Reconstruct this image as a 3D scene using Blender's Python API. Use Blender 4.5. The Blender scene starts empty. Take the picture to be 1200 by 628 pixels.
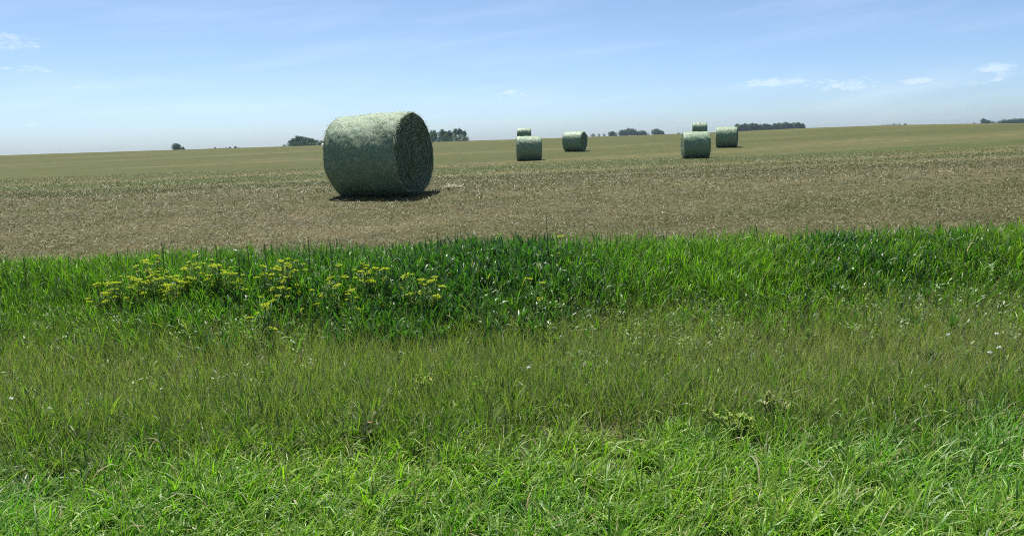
import bpy, math, random
import numpy as np
from mathutils import Vector, Matrix, Euler

R = math.radians
random.seed(11)
rng = np.random.default_rng(11)

# ------------------------------------------------------------------ camera
W, H, F = 1200.0, 628.0, 867.0           # photograph's pixels, focal length in them
EYE, PITCH, ROLL = 1.5, math.atan(150.0 / 867.0), R(-1.77)
sc = bpy.context.scene
C = sc.collection
camd = bpy.data.cameras.new('camera')
camd.sensor_fit = 'HORIZONTAL'; camd.sensor_width = 36.0; camd.lens = 36.0 * F / W
camd.clip_start = 0.05; camd.clip_end = 6000
cam = bpy.data.objects.new('camera', camd); C.objects.link(cam)
CM = Matrix.Translation((0, 0, EYE)) @ Euler((math.pi / 2 - PITCH, 0, 0)).to_matrix().to_4x4() @ Matrix.Rotation(ROLL, 4, 'Z')
cam.matrix_world = CM
sc.camera = cam

# ------------------------------------------------------------------ sun, sky, exposure
SUN_EL, SUN_AZ = R(66), R(-24)           # azimuth from +Y towards +X
sdir = Vector((math.sin(SUN_AZ) * math.cos(SUN_EL), math.cos(SUN_AZ) * math.cos(SUN_EL), math.sin(SUN_EL)))
sund = bpy.data.lights.new('sun', 'SUN'); sund.energy = 5.0; sund.angle = R(0.53); sund.color = (1.0, 0.965, 0.90)
sun = bpy.data.objects.new('sun', sund); C.objects.link(sun)
sun.rotation_euler = sdir.to_track_quat('Z', 'Y').to_euler()
sc.view_settings.view_transform = 'Standard'; sc.view_settings.look = 'None'
sc.view_settings.gamma = 1.0; sc.view_settings.exposure = 0.85
sc.view_settings.use_curve_mapping = False
sc.cycles.use_denoising = False; sc.cycles.use_adaptive_sampling = False
sc.cycles.max_bounces = 6; sc.cycles.diffuse_bounces = 3; sc.cycles.glossy_bounces = 2
sc.cycles.transmission_bounces = 4; sc.cycles.volume_bounces = 0
sc.cycles.sample_clamp_indirect = 6.0
sc.cycles.filter_width = 1.0

def px_dir(px, py):
    v = Vector(((px - W / 2) / F, -(py - H / 2) / F, -1.0))
    return (CM.to_3x3() @ v).normalized()

class NT:
    """small helper for node trees"""
    def __init__(s, tree): s.t = tree; tree.nodes.clear()
    def n(s, kind, **kw):
        nd = s.t.nodes.new(kind)
        for k, v in kw.items(): setattr(nd, k, v)
        return nd
    def l(s, a, b): s.t.links.new(a, b)
    def put(s, sock, v):
        if hasattr(v, 'links'): s.l(v, sock)
        elif v is not None: sock.default_value = v
    def math(s, op, a, b=None, c=None, clamp=False):
        nd = s.n('ShaderNodeMath', operation=op, use_clamp=clamp)
        for i, v in enumerate((a, b, c)): s.put(nd.inputs[i], v) if v is not None else None
        return nd.outputs[0]
    def mix(s, fac, a, b, blend='MIX'):
        nd = s.n('ShaderNodeMix', data_type='RGBA', blend_type=blend)
        s.put(nd.inputs[0], fac); s.put(nd.inputs[6], a); s.put(nd.inputs[7], b)
        return nd.outputs[2]
    def noise(s, vec, scale, detail=4, rough=0.55, dist=0.0):
        nd = s.n('ShaderNodeTexNoise'); s.put(nd.inputs['Vector'], vec)
        nd.inputs['Scale'].default_value = scale; nd.inputs['Detail'].default_value = detail
        nd.inputs['Roughness'].default_value = rough; nd.inputs['Distortion'].default_value = dist
        return nd.outputs[0]
    def ramp(s, fac, stops, interp='LINEAR'):
        nd = s.n('ShaderNodeValToRGB'); cr = nd.color_ramp; cr.interpolation = interp
        while len(cr.elements) < len(stops): cr.elements.new(0.5)
        for e, (p, c) in zip(cr.elements, stops):
            e.position = p; e.color = (c[0], c[1], c[2], 1) if hasattr(c, '__len__') else (c, c, c, 1)
        s.put(nd.inputs[0], fac); return nd.outputs[0]
    def smooth(s, v, a, b):
        nd = s.n('ShaderNodeMapRange', interpolation_type='SMOOTHSTEP')
        s.put(nd.inputs[0], v); nd.inputs[1].default_value = a; nd.inputs[2].default_value = b
        return nd.outputs[0]

world = bpy.data.worlds.new('World'); sc.world = world; world.use_nodes = True
w = NT(world.node_tree)
sky = w.n('ShaderNodeTexSky', sky_type='NISHITA', sun_disc=False, sun_elevation=SUN_EL, sun_rotation=SUN_AZ,
          altitude=600.0, air_density=0.52, dust_density=1.8, ozone_density=4.0)
geo = w.n('ShaderNodeTexCoord'); sep = w.n('ShaderNodeSeparateXYZ'); w.l(geo.outputs['Generated'], sep.inputs[0])
az = w.math('ARCTAN2', sep.outputs[0], sep.outputs[1]); el = w.math('ARCSINE', sep.outputs[2])
cmb = w.n('ShaderNodeCombineXYZ'); w.l(az, cmb.inputs[0]); w.l(w.math('MULTIPLY', el, 2.6), cmb.inputs[1])
puff_noise = w.noise(cmb.outputs[0], 48.0, 6, 0.66, 0.4)
puffs = [(8, 43, 30, 5, .8), (16, 54, 26, 3.5, .75), (22, 82, 42, 5, .8), (103, 103, 26, 2.6, .7), (37, 147, 12, 3.5, .6),
         (110, 146, 14, 2.5, .5), (150, 146, 9, 3, .4), (540, 67, 60, 3, .25), (622, 112, 44, 5, .6), (600, 108, 20, 3, .5), (812, 105, 30, 3, .45),
         (893, 97, 26, 5, .95), (918, 97, 22, 3, .5), (985, 98, 36, 6, .75), (1000, 104, 34, 5, .5), (1078, 95, 17, 3.2, .95), (1108, 101, 26, 6, .45),
         (1157, 80, 12, 5, .95), (1178, 80, 10, 6, .8), (1150, 97, 16, 3, .5), (1172, 92, 8, 3, .6), (862, 114, 26, 4, .4), (510, 129, 24, 5, .45), (578, 126, 22, 3, .45)]
tot = None
for (x, y, sx, sy, amp) in puffs:
    d = px_dir(x, y); a0 = math.atan2(d.x, d.y); e0 = math.asin(d.z)
    u = w.math('MULTIPLY', w.math('SUBTRACT', az, a0), F / sx / 1.05); v = w.math('MULTIPLY', w.math('SUBTRACT', el, e0), F / sy / 1.05)
    q = w.math('ADD', w.math('MULTIPLY', u, u), w.math('MULTIPLY', v, v))
    g = w.math('MULTIPLY', w.math('EXPONENT', w.math('MULTIPLY', q, -0.7)), amp)
    tot = g if tot is None else w.math('ADD', tot, g)
fine = w.noise(cmb.outputs[0], 130.0, 5, 0.65)
edge = w.math('ADD', w.math('MULTIPLY', puff_noise, 0.75), w.math('MULTIPLY', fine, 0.5))
val = w.math('ADD', w.math('MULTIPLY', tot, 0.9), w.math('MULTIPLY', w.math('SUBTRACT', edge, 0.66), 2.6))
mask = w.math('MULTIPLY', w.smooth(val, 0.30, 1.15), w.smooth(tot, 0.06, 0.45))
cir = w.n('ShaderNodeCombineXYZ'); w.l(az, cir.inputs[0])
w.l(w.math('MULTIPLY', w.math('SUBTRACT', el, w.math('MULTIPLY', az, 0.10)), 9.0), cir.inputs[1])
cirrus = w.smooth(w.noise(cir.outputs[0], 3.2, 6, 0.55, 0.3), 0.42, 0.85)
mask = w.math('MAXIMUM', w.math('MULTIPLY', mask, 0.28), w.math('MULTIPLY', cirrus, 0.15))
skyt = w.mix(1.0, sky.outputs[0], (0.97, 1.045, 1.0, 1), 'MULTIPLY')
skyc = w.mix(mask, skyt, (7.4, 7.5, 7.8, 1))
bg = w.n('ShaderNodeBackground'); w.l(skyc, bg.inputs[0]); bg.inputs[1].default_value = 0.097
out = w.n('ShaderNodeOutputWorld'); w.l(bg.outputs[0], out.inputs[0])

# ------------------------------------------------------------------ terrain
_k = np.array([(-60, .1), (-8, .05), (0, -.1), (2, -.15), (6.6, -.15), (7.8, .2), (10, .34), (14.7, .54), (20, .46), (30, .2), (42, .05), (48, .12),
               (60, .46), (80, 1.0), (92, 1.40), (101, 1.53), (109, 1.53), (125, 1.35), (200, -.4), (320, -1.4), (750, -2.0), (1100, -4), (2000, -5)])
_yy = np.concatenate([np.arange(-60, 20, .05), np.arange(20, 2000, .5)])
_zz = np.interp(_yy, _k[:, 0], _k[:, 1])
def _sm(a, n): return np.convolve(np.pad(a, n, mode='edge'), np.ones(2 * n + 1) / (2 * n + 1), 'valid')
_near = _yy < 20
_zn = _zz.copy(); _zn[_near] = _sm(_zz[_near], 7); _zn[~_near] = _sm(_sm(_zz[~_near], 8), 6)
SLOPE = 0.0308 - math.tan(-ROLL) + .0006
def vnoise(x, y, seed=0):
    x = np.asarray(x, float); y = np.asarray(y, float)
    xi = np.floor(x).astype(np.int64); yi = np.floor(y).astype(np.int64); fx = x - xi; fy = y - yi
    fx = fx * fx * (3 - 2 * fx); fy = fy * fy * (3 - 2 * fy)
    def h(a, b):
        n = (a * 374761393 + b * 668265263 + seed * 1274126177) & 0xFFFFFFFF
        n = ((n ^ (n >> 13)) * 1274126177) & 0xFFFFFFFF
        return ((n ^ (n >> 16)) & 0xFFFF) / 65535.0
    return (h(xi, yi) * (1 - fx) + h(xi + 1, yi) * fx) * (1 - fy) + (h(xi, yi + 1) * (1 - fx) + h(xi + 1, yi + 1) * fx) * fy
def fbm(x, y, seed=0, o=3):
    s = 0; a = 0.5; t = 0
    for i in range(o):
        s = s + a * vnoise(np.asarray(x) * 2 ** i, np.asarray(y) * 2 ** i, seed + i * 17); t += a; a *= .5
    return s / t
def gz(x, y):
    x = np.asarray(x, float); y = np.asarray(y, float)
    z = np.interp(y, _yy, _zn)
    xs = np.where(x > 52, 52 + 14 * np.tanh((x - 52) / 14), x); xs = np.where(xs < -95, -95 + 20 * np.tanh((xs + 95) / 20), xs)
    z = z + SLOPE * xs + .36 * np.exp(-((x - 50) / 17) ** 2 - ((y - 105) / 30) ** 2)
    z = z + (fbm(x * .9, y * .9, 3) - .5) * .05 * np.clip((y + 2) / 6, 0, 1)
    return z + (fbm(x * .06, y * .09, 9) - .5) * np.clip((y - 12) / 50, 0, 1) * .16
def px_ground(px, py, tmax=400):
    d = px_dir(px, py); t = np.arange(1, tmax, .02)
    zz = EYE + d.z * t - gz(d.x * t, d.y * t); i = np.argmax(zz < 0)
    return Vector((d.x * t[i], d.y * t[i], float(gz(d.x * t[i], d.y * t[i])))) if zz[i] < 0 else None
def px_above(px, py, h):
    """ground point whose spot h metres above lies on the pixel's ray"""
    d = px_dir(px, py); t = np.arange(1.5, 40, .01)
    zz = EYE + d.z * t - gz(d.x * t, d.y * t) - h; i = np.argmax(zz < 0)
    return float(d.x * t[i]), float(d.y * t[i])
def project(p):
    q = CM.inverted() @ Vector(p); return (W / 2 + F * q.x / -q.z, H / 2 - F * q.y / -q.z)

# ------------------------------------------------------------------ mesh helpers
def mesh_np(name, V, loops, starts, mat=None, cols=None, smooth=False):
    me = bpy.data.meshes.new(name)
    me.vertices.add(len(V)); me.vertices.foreach_set('co', np.ascontiguousarray(V, np.float32).ravel())
    me.loops.add(len(loops)); me.loops.foreach_set('vertex_index', np.ascontiguousarray(loops, np.int32))
    me.polygons.add(len(starts)); me.polygons.foreach_set('loop_start', np.ascontiguousarray(starts, np.int32))
    if smooth: me.polygons.foreach_set('use_smooth', np.ones(len(starts), bool))
    me.update(calc_edges=True)
    if cols is not None:
        a = me.attributes.new('Col', 'FLOAT_COLOR', 'POINT')
        c = np.ones((len(V), 4), np.float32); c[:, :3] = cols; a.data.foreach_set('color', c.ravel())
    if mat: me.materials.append(mat)
    return me
class MB:
    """collects quads and triangles in numpy blocks"""
    def __init__(s): s.V = []; s.L = []; s.S = []; s.C = []; s.nv = 0; s.nl = 0
    def add(s, V, faces_list, col=None):
        V = np.asarray(V, float); s.V.append(V)
        for fc in faces_list:
            fc = np.asarray(fc, np.int64)
            if len(fc) == 0: continue
            s.L.append((fc + s.nv).ravel()); s.S.append(s.nl + np.arange(len(fc)) * fc.shape[1]); s.nl += fc.size
        c = np.zeros((len(V), 3)); c[:] = 0.2 if col is None else col; s.C.append(c); s.nv += len(V)
    def mesh(s, name, mat, smooth=False):
        return mesh_np(name, np.concatenate(s.V), np.concatenate(s.L), np.concatenate(s.S), mat, np.concatenate(s.C), smooth)
def link(name, me, parent=None, loc=None):
    o = bpy.data.objects.new(name, me); C.objects.link(o)
    if parent: o.parent = parent
    if loc is not None: o.location = loc
    return o
def empty(name, loc, rot=(0, 0, 0)):
    o = bpy.data.objects.new(name, None); C.objects.link(o); o.empty_display_size = .2
    o.location = loc; o.rotation_euler = rot; return o
def tag(o, label=None, cat=None, group=None, kind=None):
    for k, v in (('label', label), ('category', cat), ('group', group), ('kind', kind)):
        if v: o[k] = v
    return o
def grid_faces(nu, nv, wrap=False):
    i = np.arange(nu - 1)[:, None]; j = np.arange(nv if wrap else nv - 1)[None, :]; j2 = (j + 1) % nv
    return np.stack([i * nv + j, i * nv + j2, (i + 1) * nv + j2, (i + 1) * nv + j], -1).reshape(-1, 4)
def blades(mb, base, L, w0, az, lean, bend, twist, col, K=4, power=1.4, tipw=.0, belly=.0, tipcol=None):
    """ribbon leaves as one block; every argument is per blade"""
    N = len(L); t = np.linspace(0, 1, K + 1); ts = (t[:-1] + t[1:]) / 2
    th = lean[:, None] + bend[:, None] * ts[None, :] ** power
    seg = (L / K)[:, None]
    r = np.concatenate([np.zeros((N, 1)), np.cumsum(np.sin(th) * seg, 1)], 1)
    z = np.concatenate([np.zeros((N, 1)), np.cumsum(np.cos(th) * seg, 1)], 1)
    ca, sa = np.cos(az)[:, None], np.sin(az)[:, None]
    P = np.stack([base[:, 0:1] + r * ca, base[:, 1:2] + r * sa, base[:, 2:3] + z], -1)
    thv = np.concatenate([th[:, :1], (th[:, :-1] + th[:, 1:]) / 2, th[:, -1:]], 1)
    nrm = np.stack([-np.cos(thv) * ca, -np.cos(thv) * sa, np.sin(thv)], -1)
    side = np.stack([-sa + 0 * r, ca + 0 * r, 0 * r], -1)
    tw = twist[:, None] * (0.3 + t[None, :])
    sv = side * np.cos(tw)[..., None] + nrm * np.sin(tw)[..., None]
    prof = (1 - t) ** .65 * (1 - belly) + belly * np.sin(np.pi * np.clip(t * .92 + .08, 0, 1)) ** .8; prof = np.maximum(prof, tipw)
    hw = (w0[:, None] * prof[None, :] * .5)[..., None]
    A = (P - sv * hw)[:, :-1]; B = (P + sv * hw)[:, :-1]; T = P[:, -1:]
    V = np.concatenate([A, B, T], 1); n = 2 * K + 1
    b = (np.arange(N) * n)[:, None, None]
    i = np.arange(K - 1)
    q = np.stack([i, K + i, K + i + 1, i + 1], -1)[None] + b
    tr = np.array([[K - 1, 2 * K - 1, 2 * K]])[None] + b
    c = np.repeat(col[:, None, :], n, 1)
    if tipcol is not None: 
        f = np.concatenate([t[:-1], t[:-1], t[-1:]]) ** 2
        c = c * (1 - f[None, :, None]) + tipcol[:, None, :] * f[None, :, None]
    mb.add(V.reshape(-1, 3), [q.reshape(-1, 4), tr.reshape(-1, 3)], c.reshape(-1, 3))
def tube(mb, pts, rad, sides=5, col=None):
    pts = [Vector(p) for p in pts]; V = []
    for i, p in enumerate(pts):
        d = (pts[min(i + 1, len(pts) - 1)] - pts[max(i - 1, 0)]).normalized()
        a = d.orthogonal().normalized(); b = d.cross(a)
        for k in range(sides):
            an = 2 * math.pi * k / sides; V.append(p + (a * math.cos(an) + b * math.sin(an)) * rad[i])
    fs = grid_faces(len(pts), sides, True)
    mb.add(np.array(V), [fs, np.array([list(range(sides))[::-1]]), np.array([[(len(pts) - 1) * sides + k for k in range(sides)]])], col)

# ------------------------------------------------------------------ materials
def material(name):
    m = bpy.data.materials.new(name); m.use_nodes = True; return m, NT(m.node_tree)
def leaf_material(name, rough=.38, trans=.38, spec=.5, sat=1.0, tcol=(.85, 1.25, .3)):
    m, t = material(name)
    at = t.n('ShaderNodeAttribute', attribute_name='Col'); p = t.n('ShaderNodeBsdfPrincipled')
    t.l(at.outputs[0], p.inputs['Base Color']); p.inputs['Roughness'].default_value = rough
    p.inputs['Specular IOR Level'].default_value = spec
    tr = t.n('ShaderNodeBsdfTranslucent'); t.l(t.mix(1.0, at.outputs[0], (*tcol, 1), 'MULTIPLY'), tr.inputs[0])
    mx = t.n('ShaderNodeMixShader'); mx.inputs[0].default_value = trans
    t.l(p.outputs[0], mx.inputs[1]); t.l(tr.outputs[0], mx.inputs[2])
    o = t.n('ShaderNodeOutputMaterial'); t.l(mx.outputs[0], o.inputs[0]); return m
GRASS = leaf_material('grass_blade', .5, .46, .55)
REED = leaf_material('reed_leaf', .42, .4, .6)
LEAF = leaf_material('weed_leaf', .6, .42, .3)
STRAW = leaf_material('dry_straw', .55, .2, .35, tcol=(1, .95, .7))
TREE = leaf_material('tree_leaf', .6, .3, .2)
BLOOM = leaf_material('yellow_bract', .7, .35, .1, tcol=(1.0, 1.1, .4))
PETAL = leaf_material('white_petal', .5, .3, .3, tcol=(1, 1, 1))
def simple(name, col, rough=.8, nscale=8, var=.4, bump=.3):
    m, t = material(name); tc = t.n('ShaderNodeTexCoord'); p = t.n('ShaderNodeBsdfPrincipled')
    n = t.noise(tc.outputs['Object'], nscale, 6)
    c = t.ramp(n, [(.25, tuple(k * (1 - var) for k in col)), (.75, tuple(min(1, k * (1 + var)) for k in col))])
    t.l(c, p.inputs['Base Color']); p.inputs['Roughness'].default_value = rough
    b = t.n('ShaderNodeBump'); b.inputs['Strength'].default_value = bump; b.inputs['Distance'].default_value = .02; t.l(n, b.inputs['Height']); t.l(b.outputs[0], p.inputs['Normal'])
    o = t.n('ShaderNodeOutputMaterial'); t.l(p.outputs[0], o.inputs[0]); return m
BARK = simple('bark', (.075, .06, .045))
VERGE = simple('verge_soil', (.045, .05, .016), nscale=5)

# field soil and regrowth: swath bands run obliquely across the field
FX = -0.42                                # swath direction: bands follow y + FX * x = constant
def band(x, y): return y + FX * x
def make_field_material():
    m, t = material('hay_field'); g = t.n('ShaderNodeNewGeometry'); pos = g.outputs['Position']
    s = t.n('ShaderNodeSeparateXYZ'); t.l(pos, s.inputs[0])
    v = t.math('ADD', s.outputs[1], t.math('MULTIPLY', s.outputs[0], FX))
    flat = t.n('ShaderNodeVectorMath', operation='MULTIPLY'); t.l(pos, flat.inputs[0]); flat.inputs[1].default_value = (1, 1, 0)
    P = flat.outputs[0]
    big = t.noise(P, .09, 4, .6); mid = t.noise(P, .7, 5, .65); sm = t.noise(P, 5.5, 5, .7); fin = t.noise(P, 26, 4, .7)
    vv = t.math('ADD', v, t.math('MULTIPLY', t.math('SUBTRACT', mid, .5), 1.6))
    vv = t.math('ADD', vv, t.math('MULTIPLY', t.math('SUBTRACT', big, .5), 3.0))
    far = t.smooth(vv, 15.0, 30.0)
    tan = t.ramp(sm, [(.28, (.032, .027, .012)), (.5, (.086, .073, .037)), (.75, (.155, .135, .074))])
    grn = t.ramp(sm, [(.25, (.036, .043, .010)), (.5, (.063, .071, .017)), (.78, (.095, .099, .032))])
    amt_near = t.math('MULTIPLY', t.smooth(t.math('ADD', t.math('MULTIPLY', big, .6), t.math('MULTIPLY', mid, .5)), .42, .7), .75)
    near = t.mix(amt_near, tan, grn)
    col = t.mix(far, near, grn)
    # windrow stripes left by the rake: paler rows with greener wheel tracks, broken up by noise
    u = t.math('ADD', s.outputs[0], t.math('MULTIPLY', s.outputs[1], -FX))
    sv = t.n('ShaderNodeCombineXYZ'); t.l(t.math('MULTIPLY', v, .13), sv.inputs[0]); t.l(t.math('MULTIPLY', u, .014), sv.inputs[1])
    st = t.noise(sv.outputs[0], 1.0, 5, .72)
    col = t.mix(t.math('MULTIPLY', t.smooth(st, .50, .66), .55), col, (.15, .125, .055, 1))
    col = t.mix(t.math('MULTIPLY', t.smooth(st, .48, .34), .6), col, (.045, .056, .013, 1))
    def line(v0, wd, c, a):
        nonlocal col
        f = t.math('EXPONENT', t.math('MULTIPLY', t.math('POWER', t.math('DIVIDE', t.math('ABSOLUTE', t.math('SUBTRACT', vv, v0)), wd), 2.0), -1.0))
        col = t.mix(t.math('MULTIPLY', t.math('MULTIPLY', f, t.smooth(mid, .25, .6)), a), col, (*c, 1))
    line(20.8, 1.3, (.18, .15, .08), .55)
    line(24.6, 1.9, (.030, .048, .010), .8)
    line(29.0, 1.8, (.165, .145, .066), .6)
    line(38.0, 3.4, (.036, .062, .010), .8)
    line(46.0, 2.6, (.15, .13, .055), .45)
    line(55.0, 2.5, (.045, .058, .013), .5)
    tex = t.noise(P, 1.1, 7, .78); col = t.mix(t.math('MULTIPLY', t.smooth(tex, .56, .40), .45), col, (.030, .034, .009, 1))
    col = t.mix(t.math('MULTIPLY', t.smooth(fin, .45, .75), .22), col, (.26, .22, .13, 1))
    p = t.n('ShaderNodeBsdfPrincipled'); t.l(col, p.inputs['Base Color']); p.inputs['Roughness'].default_value = .95
    p.inputs['Specular IOR Level'].default_value = .15
    hgt = t.math('ADD', t.math('MULTIPLY', sm, .6), t.math('ADD', t.math('MULTIPLY', fin, .25), t.math('MULTIPLY', mid, .6)))
    b = t.n('ShaderNodeBump'); b.inputs['Strength'].default_value = .8; b.inputs['Distance'].default_value = .12; t.l(hgt, b.inputs['Height']); t.l(b.outputs[0], p.inputs['Normal'])
    o = t.n('ShaderNodeOutputMaterial'); t.l(p.outputs[0], o.inputs[0]); return m
FIELD = make_field_material()

# ------------------------------------------------------------------ ground sheets (they share the row at y = EDGE)
EDGE = 7.7
def sheet(name, ys, us, mat):
    Y, U = np.meshgrid(ys, us, indexing='ij'); X = U * (np.abs(Y) * 1.0 + 14)
    V = np.stack([X, Y, gz(X, Y)], -1).reshape(-1, 3)
    f = grid_faces(len(ys), len(us))[:, ::-1]
    return link(name, mesh_np(name, V, f.ravel(), np.arange(len(f)) * 4, mat, None, True))
us = np.linspace(-1, 1, 161)
tag(sheet('grass_verge', np.concatenate([np.linspace(-25, 1, 30), np.linspace(1.1, EDGE, 90)]), us, VERGE), kind='structure')
tag(sheet('hay_field', np.concatenate([np.linspace(EDGE, 20, 120), np.geomspace(20.15, 150, 170), np.geomspace(153, 1250, 50)]), us, FIELD), kind='structure')

# ------------------------------------------------------------------ hay bales
def net_material():
    m, t = material('green_net_wrap'); tc = t.n('ShaderNodeTexCoord'); s = t.n('ShaderNodeSeparateXYZ'); t.l(tc.outputs['Object'], s.inputs[0])
    ang = t.math('ARCTAN2', s.outputs[1], s.outputs[2])
    uv = t.n('ShaderNodeCombineXYZ'); t.l(s.outputs[0], uv.inputs[0]); t.l(t.math('MULTIPLY', ang, .8), uv.inputs[1])
    straw = t.n('ShaderNodeMapping'); straw.inputs['Scale'].default_value = (2.6, 1.0, 1); straw.inputs['Rotation'].default_value = (0, 0, .25); t.l(uv.outputs[0], straw.inputs[0])
    n1 = t.noise(straw.outputs[0], 42, 7, .74, 1.0); n2 = t.noise(uv.outputs[0], 3.2, 4, .6); n3 = t.noise(uv.outputs[0], 95, 3, .6, .8); n4 = t.noise(uv.outputs[0], 11, 4, .65, .6)
    col = t.ramp(n1, [(.28, (.026, .062, .034)), (.45, (.105, .185, .105)), (.57, (.21, .295, .17)), (.70, (.55, .59, .38))])
    col = t.mix(t.math('MULTIPLY', t.smooth(n2, .4, .75), .5), col, (.24, .26, .14, 1))
    col = t.mix(t.math('MULTIPLY', t.smooth(n4, .45, .7), .45), col, (.055, .13, .075, 1))
    # net: fine ribbed threads, round and crosswise
    rib = t.math('ABSOLUTE', t.math('SINE', t.math('MULTIPLY', s.outputs[0], math.pi / .052)))
    a2 = t.math('MULTIPLY', ang, .8)
    dia = t.math('ABSOLUTE', t.math('SINE', t.math('ADD', t.math('MULTIPLY', a2, math.pi / .06), t.math('MULTIPLY', t.math('PINGPONG', s.outputs[0], .052), 40))))
    net = t.math('MAXIMUM', t.smooth(rib, .10, .03), t.math('MULTIPLY', t.smooth(dia, .14, .04), .8))
    col = t.mix(t.math('MULTIPLY', net, .55), col, (.035, .16, .10, 1))
    cre = t.noise(uv.outputs[0], 2.6, 3, .5, 1.5); cl = t.math('ABSOLUTE', t.math('SUBTRACT', cre, .5))
    col = t.mix(t.math('MULTIPLY', t.smooth(cl, .014, .003), .4), col, (.34, .38, .25, 1))
    p = t.n('ShaderNodeBsdfPrincipled'); t.l(col, p.inputs['Base Color']); p.inputs['Roughness'].default_value = .55; p.inputs['Specular IOR Level'].default_value = .4
    h = t.math('ADD', n1, t.math('MULTIPLY', n3, .4)); b = t.n('ShaderNodeBump'); b.inputs['Strength'].default_value = .8; b.inputs['Distance'].default_value = .012; t.l(h, b.inputs['Height']); t.l(b.outputs[0], p.inputs['Normal'])
    o = t.n('ShaderNodeOutputMaterial'); t.l(p.outputs[0], o.inputs[0]); return m
def coil_material():
    m, t = material('coiled_hay'); tc = t.n('ShaderNodeTexCoord'); s = t.n('ShaderNodeSeparateXYZ'); t.l(tc.outputs['Object'], s.inputs[0])
    ang = t.math('ARCTAN2', s.outputs[1], s.outputs[2]); rad = t.math('POWER', t.math('ADD', t.math('MULTIPLY', s.outputs[1], s.outputs[1]), t.math('MULTIPLY', s.outputs[2], s.outputs[2])), .5)
    uv = t.n('ShaderNodeCombineXYZ'); t.l(t.math('MULTIPLY', ang, 1.2), uv.inputs[0]); t.l(t.math('MULTIPLY', rad, 26), uv.inputs[1])
    n1 = t.noise(uv.outputs[0], 2.4, 6, .7, .4); n2 = t.noise(tc.outputs['Object'], 45, 4, .7)
    col = t.ramp(n1, [(.3, (.018, .030, .016)), (.46, (.085, .125, .068)), (.6, (.20, .26, .145)), (.85, (.36, .36, .22))])
    wob = t.math('MULTIPLY', t.noise(tc.outputs['Object'], 3.5, 3, .6), .10)
    ring = t.math('SINE', t.math('ADD', t.math('MULTIPLY', t.math('ADD', rad, wob), 2 * math.pi / .095), ang))
    col = t.mix(t.math('MULTIPLY', t.smooth(ring, .2, .95), .4), col, (.24, .30, .18, 1))
    col = t.mix(t.math('MULTIPLY', t.smooth(ring, -.3, -.95), .45), col, (.02, .034, .018, 1))
    p = t.n('ShaderNodeBsdfPrincipled'); t.l(col, p.inputs['Base Color']); p.inputs['Roughness'].default_value = .8
    b = t.n('ShaderNodeBump'); b.inputs['Strength'].default_value = 1; b.inputs['Distance'].default_value = .03; t.l(t.math('ADD', n1, t.math('MULTIPLY', n2, .4)), b.inputs['Height']); t.l(b.outputs[0], p.inputs['Normal'])
    o = t.n('ShaderNodeOutputMaterial'); t.l(p.outputs[0], o.inputs[0]); return m
NET, COIL = net_material(), coil_material()

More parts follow.
